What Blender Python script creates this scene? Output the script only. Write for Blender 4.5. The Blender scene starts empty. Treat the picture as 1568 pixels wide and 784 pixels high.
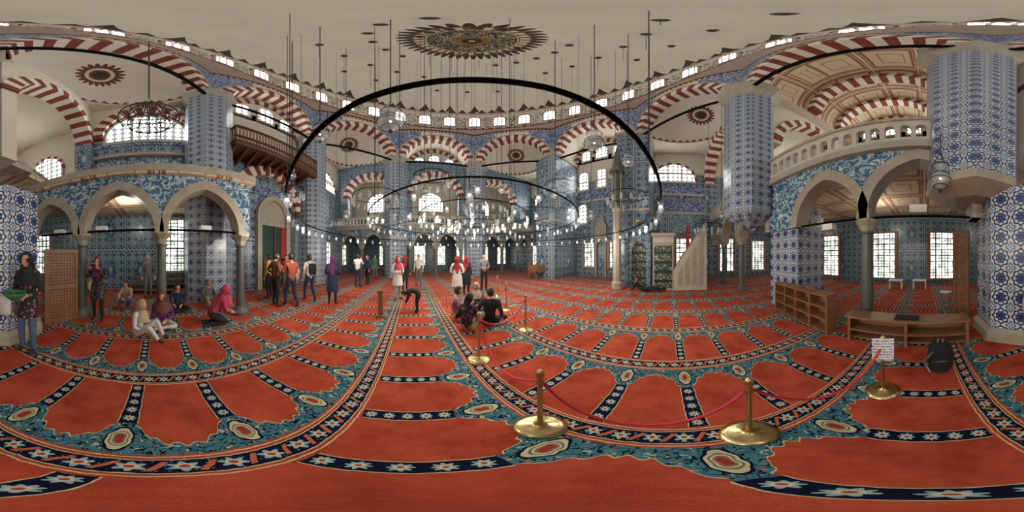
import bpy, bmesh, math, random
from math import sin, cos, pi, sqrt, radians, atan2, tan
from mathutils import Vector, Matrix, Euler
from mathutils.geometry import delaunay_2d_cdt
random.seed(4)
S = bpy.context.scene
CAMZ = 1.65
def REL(px): return radians(px/1568*360-180+35)
def XY(px, d):
    a = REL(px); return (d*sin(a), d*cos(a))
def DF(py): return CAMZ/tan(radians((py-392)/4.3556))
def ZAT(py,d): return CAMZ+d*tan(radians((392-py)/4.3556))

# ------------------------------------------------------------ materials
class E:
    def __init__(s, nt, k): s.nt=nt; s.k=k
    def _m(s, op, *a, clamp=False):
        n = s.nt.nodes.new('ShaderNodeMath'); n.operation=op; n.use_clamp=clamp
        for i,v in enumerate((s,)+a):
            if isinstance(v,E): s.nt.links.new(v.k, n.inputs[i])
            else: n.inputs[i].default_value=v
        return E(s.nt, n.outputs[0])
    def __add__(s,o): return s._m('ADD',o)
    __radd__=__add__
    def __sub__(s,o): return s._m('SUBTRACT',o)
    def __rsub__(s,o): return (s*-1.0)+o
    def __mul__(s,o): return s._m('MULTIPLY',o)
    __rmul__=__mul__
    def __truediv__(s,o): return s._m('DIVIDE',o)
    def fract(s): return s._m('FRACT')
    def abs(s): return s._m('ABSOLUTE')
    def sin(s): return s._m('SINE')
    def cos(s): return s._m('COSINE')
    def sqrt(s): return s._m('SQRT')
    def pow(s,p): return s._m('POWER',p)
    def min(s,o): return s._m('MINIMUM',o)
    def max(s,o): return s._m('MAXIMUM',o)
    def lt(s,o): return s._m('LESS_THAN',o)
    def gt(s,o): return s._m('GREATER_THAN',o)
    def atan2(s,o): return s._m('ARCTAN2',o)
    def floor(s): return s._m('FLOOR')
def newmat(name):
    m = bpy.data.materials.new(name); m.use_nodes=True
    nt=m.node_tree; b=nt.nodes['Principled BSDF']
    return m,nt,b
def coords(nt, kind='UV'):
    tc=nt.nodes.new('ShaderNodeTexCoord'); sp=nt.nodes.new('ShaderNodeSeparateXYZ')
    nt.links.new(tc.outputs[kind], sp.inputs[0])
    return E(nt,sp.outputs[0]),E(nt,sp.outputs[1]),E(nt,sp.outputs[2]),tc.outputs[kind]
def mix(nt, f, a, b):
    n=nt.nodes.new('ShaderNodeMix'); n.data_type='RGBA'
    if isinstance(f,E): nt.links.new(f.k, n.inputs[0])
    else: n.inputs[0].default_value=f
    for i,v in ((6,a),(7,b)):
        if isinstance(v,tuple): n.inputs[i].default_value=(*v[:3],1)
        else: nt.links.new(v, n.inputs[i])
    return n.outputs[2]
def noise(nt, vec, scale, detail=2, dist=0, rough=.5):
    n=nt.nodes.new('ShaderNodeTexNoise'); n.inputs['Scale'].default_value=scale
    n.inputs['Detail'].default_value=detail; n.inputs['Distortion'].default_value=dist
    n.inputs['Roughness'].default_value=rough
    nt.links.new(vec,n.inputs['Vector']); return E(nt,n.outputs['Fac'])
def voro(nt, vec, scale):
    n=nt.nodes.new('ShaderNodeTexVoronoi'); n.inputs['Scale'].default_value=scale
    nt.links.new(vec,n.inputs['Vector']); return E(nt,n.outputs['Distance'])
_c={}
def simple(name,col,rough=.7,metal=0,var=.12,scale=8,alpha=1,emit=0):
    key=name
    if key in _c: return _c[key]
    m,nt,b=newmat(name)
    x,y,z,vec=coords(nt,'Object')
    n=noise(nt,vec,scale,4)
    c=mix(nt,n,tuple(v*(1-var) for v in col),tuple(min(1,v*(1+var)) for v in col))
    nt.links.new(c,b.inputs['Base Color'])
    b.inputs['Roughness'].default_value=rough; b.inputs['Metallic'].default_value=metal
    b.inputs['Alpha'].default_value=alpha
    if emit:
        b.inputs['Emission Color'].default_value=(*col,1); b.inputs['Emission Strength'].default_value=emit
    _c[key]=m; return m
def s2l(r,g,b):
    f=lambda c:(c/255/12.92 if c/255<.04045 else ((c/255+.055)/1.055)**2.4)
    return (f(r),f(g),f(b))
M={}
M['plaster']=simple('plaster',s2l(210,201,184),.9,var=.06,scale=1.2)
M['marble']=simple('marble',s2l(164,155,138),.5,var=.25,scale=5)
M['marble_white']=simple('marble_white',s2l(186,180,166),.5,var=.14,scale=3)
M['granite']=simple('granite',s2l(92,94,88),.4,var=.35,scale=40)
M['vred']=simple('voussoir_red',s2l(122,56,44),.8)
M['vwhite']=simple('voussoir_white',s2l(214,206,192),.8,var=.05)
M['iron']=simple('iron',s2l(20,21,23),.9,metal=0)
M['iron'].node_tree.nodes['Principled BSDF'].inputs['Specular IOR Level'].default_value=.05
M['brass']=simple('brass',s2l(205,184,128),.28,metal=1,var=.06)
M['wood']=simple('wood',s2l(136,96,68),.5,var=.3,scale=6)
M['wood_dark']=simple('wood_dark',s2l(84,52,34),.5,var=.3)
M['door_green']=simple('door_dark_green',s2l(18,50,40),.6)
M['rope']=simple('rope_red',s2l(200,50,62),.8)
M['chain']=simple('chain_bronze',s2l(58,53,46),.8,metal=0)
M['red']=simple('red_cloth',s2l(165,30,35),.8)
M['white']=simple('white_paint',s2l(225,225,222),.6,var=.03)
M['black']=simple('black_cloth',s2l(22,22,26),.9)
M['bulb']=simple('bulb_glow',(1,.95,.85),.3,emit=9)
M['bracket']=simple('grey_metal',s2l(120,125,130),.4,metal=.5)

def glassmat():
    m,nt,b=newmat('lamp_glass')
    b.inputs['Base Color'].default_value=(.5,.54,.56,1); b.inputs['Roughness'].default_value=.15
    b.inputs['Alpha'].default_value=.42; b.inputs['Specular IOR Level'].default_value=.7
    return m
M['glass']=glassmat()

def tile(name, period, bg, navy, turq, red, pw=2.0, wash=.22):
    m,nt,b=newmat(name)
    u0,v0,_,vec=coords(nt)
    u=u0/period; v=v0/period
    def rad(fx,fy): return (fx*fx+fy*fy).sqrt(), fy.atan2(fx)
    r1,t1=rad(u.fract()-.5, v.fract()-.5)
    r2,t2=rad((u+.5).fract()-.5,(v+.5).fract()-.5)
    c=mix(nt, r1.lt((t1*8).cos()*.04+.44), bg, navy)
    c=mix(nt, (r1-.31).abs().lt((t1*8).cos()*.03+.04), c, bg)
    c=mix(nt, (r1-.17).abs().lt((t1*6).cos()*.03+.035), c, turq)
    c=mix(nt, r1.lt(.05), c, red)
    c=mix(nt, r2.lt((t2*4).cos()*.06+.22), c, turq)
    c=mix(nt, r2.lt((t2*4).cos()*.04+.13), c, bg)
    c=mix(nt, r2.lt(.06), c, navy)
    if pw:
        px_=(u0/pw); 
        f=(px_.fract()-.5).abs()
        g=((v0/(pw*1.3)).fract()-.5).abs()
        e=f.max(g)
        # central lozenge medallion per panel, bigger motifs readable from afar
        loz=(f*1.5)+g
        c=mix(nt, (loz-.40).abs().lt(.018), c, navy)
        c=mix(nt, (loz-.365).abs().lt(.014), c, bg)
        wv=noise(nt,vec,3.2,1,1.1)
        c=mix(nt, loz.lt(.35)*(wv-.5).abs().lt(.05), c, tuple(x*.9 for x in navy))
        c=mix(nt, loz.lt(.16), c, turq)
        c=mix(nt, loz.lt(.10), c, bg)
        c=mix(nt, e.gt(.43), c, bg)
        c=mix(nt, e.gt(.438), c, turq)
        zz=((u0+v0)/.2).fract()
        c=mix(nt, e.gt(.45), c, tuple(x*.75 for x in navy))
        c=mix(nt, e.gt(.462)*zz.lt(.4), c, bg)
        c=mix(nt, e.gt(.488), c, bg)
    ju=((u0/period).fract()-.5).abs(); jv=((v0/period).fract()-.5).abs()
    c=mix(nt, ju.max(jv).gt(.49), c, tuple(x*.7 for x in bg))
    n=noise(nt,vec,1.3,3)
    c=mix(nt, n*wash, c, tuple(x*.5 for x in turq))
    nt.links.new(c,b.inputs['Base Color']); b.inputs['Roughness'].default_value=.3
    return m
BG=s2l(178,186,184); NV=s2l(26,46,98); TQ=s2l(66,124,150); RD=s2l(130,56,48)
M['tile_near']=tile('tile_pillar_lower',.36,s2l(208,211,208),s2l(24,34,92),s2l(60,105,155),RD,0,.1)
M['tile_up']=tile('tile_pillar_upper',.32,s2l(196,200,196),s2l(30,50,108),s2l(84,128,155),RD,0,.15)
M['tile']=tile('tile_wall',.46,BG,NV,TQ,RD,1.9)
M['tile2']=tile('tile_wall_fine',.38,s2l(162,178,178),s2l(28,58,106),s2l(58,124,146),RD,1.5)
def floral():
    m,nt,b=newmat('tile_floral')
    u,v,_,vec=coords(nt)
    n=noise(nt,vec,4.5,1,.9)
    c=mix(nt,(n-.5).abs().lt(.04), s2l(56,104,132), s2l(190,200,200))
    n2=noise(nt,vec,8,1,.4)
    c=mix(nt,n2.gt(.58),c,s2l(150,174,178))
    vo=voro(nt,vec,6)
    c=mix(nt,vo.lt(.26),c,s2l(36,58,120))
    c=mix(nt,vo.lt(.13),c,s2l(190,196,196))
    c=mix(nt,vo.lt(.06),c,s2l(150,56,46))
    nt.links.new(c,b.inputs['Base Color']); b.inputs['Roughness'].default_value=.3
    return m
M['floral']=floral()
def callig():
    m,nt,b=newmat('calligraphy_panel')
    u,v,_,vec=coords(nt)
    n=noise(nt,vec,4.5,1.5,1.8)
    c=mix(nt,(n-.5).abs().lt(.034), s2l(34,66,128), s2l(205,212,214))
    nt.links.new(c,b.inputs['Base Color']); b.inputs['Roughness'].default_value=.4
    return m
M['callig']=callig()
def callig2():
    m,nt,b=newmat('calligraphy_green')
    u,v,_,vec=coords(nt)
    n=noise(nt,vec,7,1.0,1.2)
    e=((v/.45).fract()-.5).abs().lt(.36)
    c=mix(nt,(n-.5).abs().lt(.022)*e, s2l(12,40,34), s2l(200,200,175))
    nt.links.new(c,b.inputs['Base Color'])
    return m
M['callig_green']=callig2()
def paintvault():
    m,nt,b=newmat('painted_vault')
    u,v,_,vec=coords(nt)
    fx=((u/1.6).fract()-.5).abs(); fy=((v/1.6).fract()-.5).abs(); e=fx.max(fy)
    c=mix(nt,(e-.4).abs().lt(.03),s2l(206,190,158),s2l(150,100,72))
    c=mix(nt,(e-.46).abs().lt(.012),c,s2l(120,70,50))
    c=mix(nt,(e-.2).abs().lt(.012),c,s2l(165,120,85))
    nt.links.new(c,b.inputs['Base Color']); b.inputs['Roughness'].default_value=.9
    return m
M['pvault']=paintvault()
def pane(name,kind,strength):
    m,nt,b=newmat(name)
    u,v,_,vec=coords(nt)
    if kind=='round':
        p=.34
        a=(u/p).fract()-.5; c_=(v/p).fract()-.5
        f=(a*a+c_*c_).sqrt().lt(.37)
        n=noise(nt,vec,1.5,2)
        colr=mix(nt,n,s2l(222,232,245),s2l(255,248,234))
        low=.022
    else:
        p=.17
        f=((u/p).fract()-.5).abs().max(((v/p).fract()-.5).abs()).lt(.41)
        n=noise(nt,vec,2.2,3)
        colr=mix(nt,n.gt(.5),s2l(150,160,148),s2l(255,252,246))
        low=.04
    col=mix(nt,f,s2l(60,58,54),colr)
    nt.links.new(col,b.inputs['Base Color'])
    nt.links.new(colr,b.inputs['Emission Color'])
    st=f*(strength*(1-low))+strength*low
    nt.links.new(st.k,b.inputs['Emission Strength'])
    return m
M['pane']=pane('window_pane_round','round',16)
M['paneg']=pane('window_pane_grille','grid',2.6)

def carpet():
    m,nt,b=newmat('carpet')
    X,Y,_,vec=coords(nt,'Object')
    wn=noise(nt,vec,14,2); wn2=noise(nt,vec,2.6,4,0,.65); wn3=noise(nt,vec,130,2)
    X=X+(wn-.5)*.022; Yq=Y+(noise(nt,vec,12,1)-.5)*.022
    RP=1.28; CP=.64
    a=((X+1.75)/RP).fract()*RP
    b0=((Yq/CP)+.281).fract()*CP-CP/2
    ab=b0.abs()
    red=mix(nt,(wn2-.5)*1.9+.5+(wn3-.5)*.6,s2l(138,46,30),s2l(196,90,64))
    teal=mix(nt,wn,s2l(44,92,110),s2l(84,138,146))
    navy=s2l(16,22,46); cream=s2l(196,186,144); orange=s2l(186,100,66)
    vo=voro(nt,vec,24)
    teal=mix(nt,vo.lt(.2),teal,orange)
    vo2=voro(nt,vec,17)
    teal=mix(nt,vo2.lt(.13),teal,cream)
    tn=noise(nt,vec,15,1,1.0)
    teal=mix(nt,(tn-.5).abs().lt(.032),teal,navy)
    tn2=noise(nt,vec,21,1,.6)
    teal=mix(nt,tn2.gt(.66),teal,s2l(168,176,145))
    c=teal
    q=(ab/.262).min(1.0)
    arch=(1-q.pow(2.2))*.26+.76+(ab*70).cos()*.02
    d=arch-a
    inw=ab.lt(.262)
    c=mix(nt,inw*d.gt(-.018),c,cream)
    c=mix(nt,inw*d.gt(-.007),c,red)
    low=a.lt(.76)
    strip=ab.gt(.255)*low
    c=mix(nt,strip,c,cream)
    c=mix(nt,ab.gt(.262)*low,c,navy)
    sb=(CP/2-ab)
    fa=((a/.125).fract()-.5)*.125
    r=(sb*sb+fa*fa).sqrt(); th=fa.atan2(sb)
    c=mix(nt,r.lt((th*8).cos()*.008+.036)*low,c,s2l(150,172,170))
    c=mix(nt,r.lt(.022)*low,c,s2l(196,196,170))
    c=mix(nt,r.lt(.012)*low,c,s2l(170,70,50))
    vo3=voro(nt,vec,40)
    da=a.min(RP-a)
    c=mix(nt,da.lt(.13),c,red)
    c=mix(nt,(da-.105).abs().lt(.005),c,cream)
    c=mix(nt,da.lt(.078),c,cream)
    c=mix(nt,da.lt(.07),c,navy)
    c=mix(nt,da.lt(.068)*vo3.lt(.2),c,s2l(80,140,165))
    fb=((Yq/.16).fract()-.5)*.16
    aa=a+(a.gt(RP/2)*(-RP))
    r=(aa*aa+fb*fb).sqrt(); th=fb.atan2(aa)
    c=mix(nt,r.lt((th*6).cos()*.012+.042),c,s2l(150,172,170))
    c=mix(nt,r.lt(.028),c,s2l(196,194,168))
    c=mix(nt,r.lt(.016),c,s2l(176,66,48))
    fb2=((Yq/.16+.5).fract()-.5)*.16
    c=mix(nt,((fb2+aa*.6).abs().lt(.014))*da.lt(.05),c,orange)
    ma=(a-.97)
    e=((sb/.062).pow(2)+(ma/.125).pow(2)).sqrt()+ (ma.abs()*70).cos()*.05
    c=mix(nt,e.lt(1.2),c,navy)
    c=mix(nt,e.lt(1.03),c,cream)
    c=mix(nt,(e-.75).abs().lt(.06),c,s2l(90,110,110))
    c=mix(nt,e.lt(.55),c,s2l(140,110,90))
    c=mix(nt,e.lt(.38),c,s2l(150,58,44))
    nt.links.new(c,b.inputs['Base Color']); b.inputs['Roughness'].default_value=.95
    b.inputs['Specular IOR Level'].default_value=.1
    bp=nt.nodes.new('ShaderNodeBump'); bp.inputs['Strength'].default_value=.3; bp.inputs['Distance'].default_value=.01
    nt.links.new(wn3.k,bp.inputs['Height']); nt.links.new(bp.outputs[0],b.inputs['Normal'])
    return m
M['carpet']=carpet()

def domemat():
    m,nt,b=newmat('dome_painted_plaster')
    x,y,z,vec=coords(nt,'Object')
    r=(x*x+y*y).sqrt(); th=y.atan2(x)
    n=noise(nt,vec,.6,3)
    c=mix(nt,n,s2l(188,180,164),s2l(212,205,190))
    dk=s2l(62,50,42)
    sp=(th*20).sin().abs()
    c=mix(nt,r.lt(2.0+sp*.5),c,dk)
    c=mix(nt,r.lt(1.98),c,s2l(112,82,60))
    pet=(th*32).sin()*.5+.5
    c=mix(nt,((r-1.75).abs().lt(.16))*pet.gt(.4),c,s2l(195,182,160))
    c=mix(nt,(r-1.52).abs().lt(.03),c,s2l(190,175,140))
    c=mix(nt,r.lt(1.5),c,s2l(34,32,30))
    nn=noise(nt,vec,6,1,1.5)
    c=mix(nt,r.lt(1.45)*((nn-.5).abs().lt(.035)),c,s2l(190,175,140))
    c=mix(nt,r.lt(.6+(th*8).cos()*.08),c,s2l(120,84,50))
    c=mix(nt,r.lt(.35),c,s2l(50,42,34))
    c=mix(nt,r.lt(.12),c,s2l(200,150,60))
    f=((th*(60/ (2*pi))).fract()-.5).abs()
    c=mix(nt,z.lt(1.25-f*1.2)*z.gt(.75),c,dk)
    f2=((th*(24/(2*pi))).fract()-.5).abs()
    c=mix(nt,z.lt(1.85-f2*5)*z.gt(.9),c,dk)
    c=mix(nt,(z-.7).abs().lt(.05),c,s2l(120,66,48))
    c=mix(nt,(z-.5).abs().lt(.03),c,dk)
    nt.links.new(c,b.inputs['Base Color']); b.inputs['Roughness'].default_value=.9
    return m
M['dome']=domemat()
def drummat():
    m,nt,b=newmat('drum_painted_plaster')
    x,y,z,vec=coords(nt,'Object')
    th=y.atan2(x)
    c=mix(nt,0.0,s2l(208,199,182),s2l(208,199,182))
    dk=s2l(84,54,42)
    f=((th*(72/(2*pi))).fract()-.5).abs()
    c=mix(nt,z.lt(.42-f*.5)*z.gt(.1),c,dk)
    c=mix(nt,(z-.06).abs().lt(.05),c,s2l(130,70,52))
    f3=((th*(24/(2*pi))).fract()-.5).abs()
    nn=noise(nt,vec,4,1,1.2)
    c=mix(nt,f3.gt(.34)*(nn-.5).abs().lt(.05),c,s2l(80,66,60))
    nt.links.new(c,b.inputs['Base Color']); b.inputs['Roughness'].default_value=.9
    return m
M['drum']=drummat()
def octmat():
    m,nt,b=newmat('octagon_painted_plaster')
    x,y,z,vec=coords(nt,'Object')
    u,v,_,uv=coords(nt,'UV')
    c=mix(nt,0.0,s2l(208,199,182),s2l(208,199,182))
    f=((u/.28).fract()-.5).abs()
    c=mix(nt,z.lt(14.2)*z.gt(13.82+f*.4),c,s2l(96,62,48))
    c=mix(nt,(z-13.8).abs().lt(.03),c,s2l(120,66,50))
    nt.links.new(c,b.inputs['Base Color']); b.inputs['Roughness'].default_value=.9
    return m
M['oct']=octmat()
def semimat():
    m,nt,b=newmat('semidome_painted_plaster')
    x,y,z,vec=coords(nt,'Object')
    cx,cy,cz=0,.62*2.6,.785*2.6
    dx=x; dy=(y-cy); dz=(z-cz)
    r=(dx*dx+dy*dy+dz*dz).sqrt(); th=dx.atan2((dy*.785-dz*.62))
    c=mix(nt,0.0,s2l(212,204,190),s2l(212,204,190))
    c=mix(nt,r.lt(.62+(th*10).sin().abs()*.24),c,s2l(100,62,46))
    c=mix(nt,((r-.44).abs().lt(.07)),c,s2l(205,190,170))
    c=mix(nt,r.lt(.24),c,s2l(56,50,48))
    f=((x.atan2(y)*6).fract()-.5).abs()
    c=mix(nt,z.lt(.34-f*.5)*z.gt(.08),c,s2l(110,70,55))
    nt.links.new(c,b.inputs['Base Color']); b.inputs['Roughness'].default_value=.9
    return m
M['semi']=semimat()

# ------------------------------------------------------------ mesh builder
class MB:
    def __init__(s): s.v=[]; s.f=[]; s.m=[]; s.mats=[]
    def mi(s,mat):
        if isinstance(mat,str): mat=M[mat]
        if mat not in s.mats: s.mats.append(mat)
        return s.mats.index(mat)
    def face(s,pts,mat):
        i=len(s.v); s.v+= [tuple(p) for p in pts]; s.f.append(tuple(range(i,i+len(pts)))); s.m.append(s.mi(mat))
    def mesh(s,verts,faces,mat):
        i=len(s.v); s.v+=[tuple(p) for p in verts]; k=s.mi(mat)
        for f in faces: s.f.append(tuple(i+j for j in f)); s.m.append(k)
    def hexa(s,p,mat):
        s.mesh(p,[(0,3,2,1),(4,5,6,7),(0,1,5,4),(1,2,6,5),(2,3,7,6),(3,0,4,7)],mat)
    def box(s,x0,x1,y0,y1,z0,z1,mat):
        s.hexa([(x0,y0,z0),(x1,y0,z0),(x1,y1,z0),(x0,y1,z0),(x0,y0,z1),(x1,y0,z1),(x1,y1,z1),(x0,y1,z1)],mat)
    def obox(s,c,t,n,hw,hd,z0,z1,mat):
        P=lambda a,b,z:(c[0]+t[0]*a+n[0]*b,c[1]+t[1]*a+n[1]*b,z)
        s.hexa([P(-hw,-hd,z0),P(hw,-hd,z0),P(hw,hd,z0),P(-hw,hd,z0),P(-hw,-hd,z1),P(hw,-hd,z1),P(hw,hd,z1),P(-hw,hd,z1)],mat)
    def lathe(s,c,prof,mat,n=16,cap=True,rot=0,sx=1,sy=1):
        vs=[];fs=[]
        for (r,z) in prof:
            for i in range(n):
                a=2*pi*i/n+rot; vs.append((c[0]+r*cos(a)*sx,c[1]+r*sin(a)*sy,c[2]+z))
        for j in range(len(prof)-1):
            for i in range(n):
                k=(i+1)%n; fs.append((j*n+i,j*n+k,(j+1)*n+k,(j+1)*n+i))
        if cap: fs.append(tuple(range(n-1,-1,-1))); fs.append(tuple((len(prof)-1)*n+i for i in range(n)))
        s.mesh(vs,fs,mat)
    def tube(s,pts,rad,mat,n=6,cap=True,closed=False):
        pts=[Vector(p) for p in pts]; N=len(pts)
        if not isinstance(rad,(list,tuple)): rad=[rad]*N
        vs=[];fs=[]
        up=None
        for i,p in enumerate(pts):
            a=pts[(i-1)%N] if (closed or i>0) else p; b=pts[(i+1)%N] if (closed or i<N-1) else p
            d=(b-a).normalized()
            if up is None:
                up=Vector((0,0,1)) if abs(d.z)<.9 else Vector((1,0,0))
            x=d.cross(up)
            if x.length<1e-4: x=d.orthogonal()
            x.normalize(); y=x.cross(d).normalized(); up=y
            for k in range(n):
                t=2*pi*k/n; vs.append(p+x*(cos(t)*rad[i])+y*(sin(t)*rad[i]))
        for i in range(N if closed else N-1):
            j=(i+1)%N
            for k in range(n):
                l=(k+1)%n; fs.append((i*n+k,i*n+l,j*n+l,j*n+k))
        if cap and not closed: fs.append(tuple(range(n))); fs.append(tuple((N-1)*n+k for k in range(n-1,-1,-1)))
        s.mesh(vs,fs,mat)
    def ball(s,c,r,mat,nu=12,nv=8,keep=None,xf=None):
        if not isinstance(r,(list,tuple)): r=(r,r,r)
        vs=[];fs=[]
        for j in range(nv+1):
            ph=-pi/2+pi*j/nv
            for i in range(nu):
                a=2*pi*i/nu; vs.append(Vector((r[0]*cos(ph)*cos(a),r[1]*cos(ph)*sin(a),r[2]*sin(ph))))
        for j in range(nv):
            for i in range(nu):
                k=(i+1)%nu; f=(j*nu+i,j*nu+k,(j+1)*nu+k,(j+1)*nu+i)
                if keep:
                    m=sum((vs[q] for q in f),Vector())/4
                    if not keep(m): continue
                fs.append(f)
        if xf: vs=[xf(v) for v in vs]
        c=Vector(c); s.mesh([v+c for v in vs],fs,mat)
    def build(s,name,smooth=False,loc=None,rotz=0):
        me=bpy.data.meshes.new(name); me.from_pydata(s.v,[],s.f)
        for m in s.mats: me.materials.append(m)
        me.polygons.foreach_set('material_index',s.m)
        me.update()
        uv=me.uv_layers.new(name='UVMap'); data=uv.data
        for p in me.polygons:
            n=p.normal
            if abs(n.z)>.9: t=Vector((1,0,0)); w=Vector((0,1,0))
            else:
                t=Vector((-n.y,n.x,0)).normalized(); w=Vector((0,0,1))
                if abs(n.z)>.3: w=n.cross(t)
            for li in p.loop_indices:
                co=me.vertices[me.loops[li].vertex_index].co
                data[li].uv=(co.dot(t),co.dot(w))
        if smooth: me.polygons.foreach_set('use_smooth',[True]*len(me.polygons))
        o=bpy.data.objects.new(name,me); S.collection.objects.link(o)
        if loc: o.location=loc
        o.rotation_euler[2]=rotz
        return o

def prof(s,r,k,zs):
    R=r*k; q=R*R-(abs(s)+R-r)**2
    return zs+sqrt(max(q,0))
def arch_wall(mb,p0,p1,th,z0,z1,ops,mat,soff=None,ns=16):
    soff=soff or mat
    p0=Vector(p0);p1=Vector(p1);L=(p1-p0).length;t=(p1-p0)/L;n=Vector((-t.y,t.x))
    P=lambda a,b,z:(p0.x+t.x*a+n.x*b,p0.y+t.y*a+n.y*b,z)
    h=th/2; ss={0.0,L}
    for (c,r,zs,k,zb) in ops:
        for i in range(ns+1):
            q=c-r*cos(pi*i/ns)
            if 0<=q<=L: ss.add(round(q,5))
    ss=sorted(ss)
    for a,b in zip(ss[:-1],ss[1:]):
        if b-a<1e-5: continue
        mid=(a+b)/2; op=None
        for o in ops:
            if abs(mid-o[0])<o[1]: op=o
        if op:
            c,r,zs,k,zb=op
            za=min(prof(a-c,r,k,zs),z1);zb_=min(prof(b-c,r,k,zs),z1)
            for sgn in (-h,h): mb.face([P(a,sgn,za),P(b,sgn,zb_),P(b,sgn,z1),P(a,sgn,z1)],mat)
            mb.face([P(a,-h,za),P(b,-h,zb_),P(b,h,zb_),P(a,h,za)],soff)
            if zb>z0:
                for sgn in (-h,h): mb.face([P(a,sgn,z0),P(b,sgn,z0),P(b,sgn,zb),P(a,sgn,zb)],mat)
                mb.face([P(a,-h,zb),P(b,-h,zb),P(b,h,zb),P(a,h,zb)],soff)
        else:
            for sgn in (-h,h): mb.face([P(a,sgn,z0),P(b,sgn,z0),P(b,sgn,z1),P(a,sgn,z1)],mat)
            mb.face([P(a,-h,z0),P(b,-h,z0),P(b,h,z0),P(a,h,z0)],mat)
        mb.face([P(a,-h,z1),P(b,-h,z1),P(b,h,z1),P(a,h,z1)],mat)
    for (c,r,zs,k,zb) in ops:
        zl=max(zb,z0)
        if zs>zl:
            for q in (c-r,c+r):
                if 0<=q<=L: mb.face([P(q,-h,zl),P(q,h,zl),P(q,h,zs),P(q,-h,zs)],soff)
    for q in (0,L): mb.face([P(q,-h,z0),P(q,h,z0),P(q,h,z1),P(q,-h,z1)],mat)
def vouss(mb,c,t,zs,ri,ro,k,depth,N,ma,mb_,ends=None):
    t=Vector(t);n=Vector((-t.y,t.x))
    P=lambda a,b,z:(c[0]+t.x*a+n.x*b,c[1]+t.y*a+n.y*b,z)
    h=depth/2
    for i in range(N):
        a0=pi*i/N;a1=pi*(i+1)/N
        q=[]
        for a in (a0,a1):
            si=-ri*cos(a);so=-ro*cos(a)
            q.append((si,prof(si,ri,k,zs),so,prof(so,ro,k,zs)))
        (i0,zi0,o0,zo0),(i1,zi1,o1,zo1)=q
        m=ma if i%2==0 else mb_
        mb.hexa([P(i0,-h,zi0),P(i1,-h,zi1),P(i1,h,zi1),P(i0,h,zi0),P(o0,-h,zo0),P(o1,-h,zo1),P(o1,h,zo1),P(o0,h,zo0)],m)
wn=[0]
def window(c,n,w,z0,z1,arched=False,mat='pane',frame='marble_white',fw=.12,bars=False,stripe=False):
    wn[0]+=1; mb=MB(); n=Vector(n).normalized(); t=Vector((-n.y,n.x)); r=w/2
    P=lambda a,b,z:(c[0]+t.x*a+n.x*b,c[1]+t.y*a+n.y*b,z)
    if arched:
        zs=z1-r; zs=max(zs,z0)
        pts=[P(-r,.03,z0),P(r,.03,z0)]
        N=14
        for i in range(N+1):
            s=r*cos(pi*i/N); pts.append(P(s,.03,min(z1,zs+(z1-zs)*sin(pi*i/N))))
        mb.face(pts,mat)
        cc=(c[0]+n.x*.05,c[1]+n.y*.05)
        if stripe: vouss(mb,cc,t,zs,r,r+fw*1.6,1,.1,15,'vred','vwhite')
        else: vouss(mb,cc,t,zs,r,r+fw,1,.1,15,frame,frame)
        if zs>z0:
            for s in (-1,1): mb.obox((cc[0]+t.x*s*(r+fw/2),cc[1]+t.y*s*(r+fw/2)),t,n,fw/2,.05,z0,zs,frame)
        mb.obox(cc,t,n,r+fw,.06,z0-fw,z0,frame)
        if w>2:
            for s in (-r*.34,r*.34): mb.obox((cc[0]+t.x*s,cc[1]+t.y*s),t,n,.05,.04,z0,zs+(z1-zs)*.92,frame)
    else:
        mb.face([P(-r,.03,z0),P(r,.03,z0),P(r,.03,z1),P(-r,.03,z1)],mat)
        cc=(c[0]+n.x*.06,c[1]+n.y*.06)
        for s in (-1,1): mb.obox((cc[0]+t.x*s*(r+fw/2),cc[1]+t.y*s*(r+fw/2)),t,n,fw/2,.07,z0-fw,z1+fw,frame)
        mb.obox(cc,t,n,r,.07,z0-fw,z0,frame); mb.obox(cc,t,n,r,.07,z1,z1+fw,frame)
        if bars:
            nb=max(2,int(w/.3))
            for i in range(1,nb): 
                s=-r+w*i/nb; mb.obox((cc[0]+t.x*s,cc[1]+t.y*s),t,n,.025,.015,z0,z1,'iron')
            nz=int((z1-z0)/.32)
            for i in range(1,nz):
                z=z0+(z1-z0)*i/nz; mb.obox(cc,t,n,r,.015,z-.022,z+.022,'iron')
            for s in (-1,1): mb.obox((cc[0]+t.x*s*(r-.04),cc[1]+t.y*s*(r-.04)),t,n,.04,.03,z0,z1,'wood')
    return mb.build('window_%d'%wn[0])

# ------------------------------------------------------------ room
XW,XQ,YN,YF=-6.5,11.8,-9.5,17.5
XL=-7.8
C=(1.95,5.1); AP=7.6; ZS=10.2
mb=MB(); mb.box(XL-.3,XQ+.3,YN-.3,YF+.3,-.2,0,'carpet'); mb.build('floor')
def wallbox(name,x0,x1,y0,y1,ztile=7.8,zt=ZS+.6,z0=0,tmat='tile'):
    mb=MB(); mb.box(x0,x1,y0,y1,z0,ztile,tmat); mb.box(x0,x1,y0,y1,ztile,zt,'plaster')
    mb.box(x0-.06,x1+.06,y0,y1,ztile-.12,ztile+.06,'marble_white') if (x1-x0)<1 else mb.box(x0,x1,y0-.06,y1+.06,ztile-.12,ztile+.06,'marble_white')
    return mb.build(name)
wallbox('wall_qibla',XQ,XQ+.4,YN-.4,YF+.4,8.2)
wallbox('wall_far_gallery',XL-.4,XQ,YF,YF+.4,6.2,tmat='tile2')
wallbox('wall_near_gallery',XL-.4,XQ,YN-.4,YN,6.2,tmat='tile2')
wallbox('wall_entrance',XW-.4,XW,2.3,YF,8.0)
wallbox('wall_corner_back',XL-.4,XL,YN,2.7,6.0,tmat='tile2')
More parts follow.
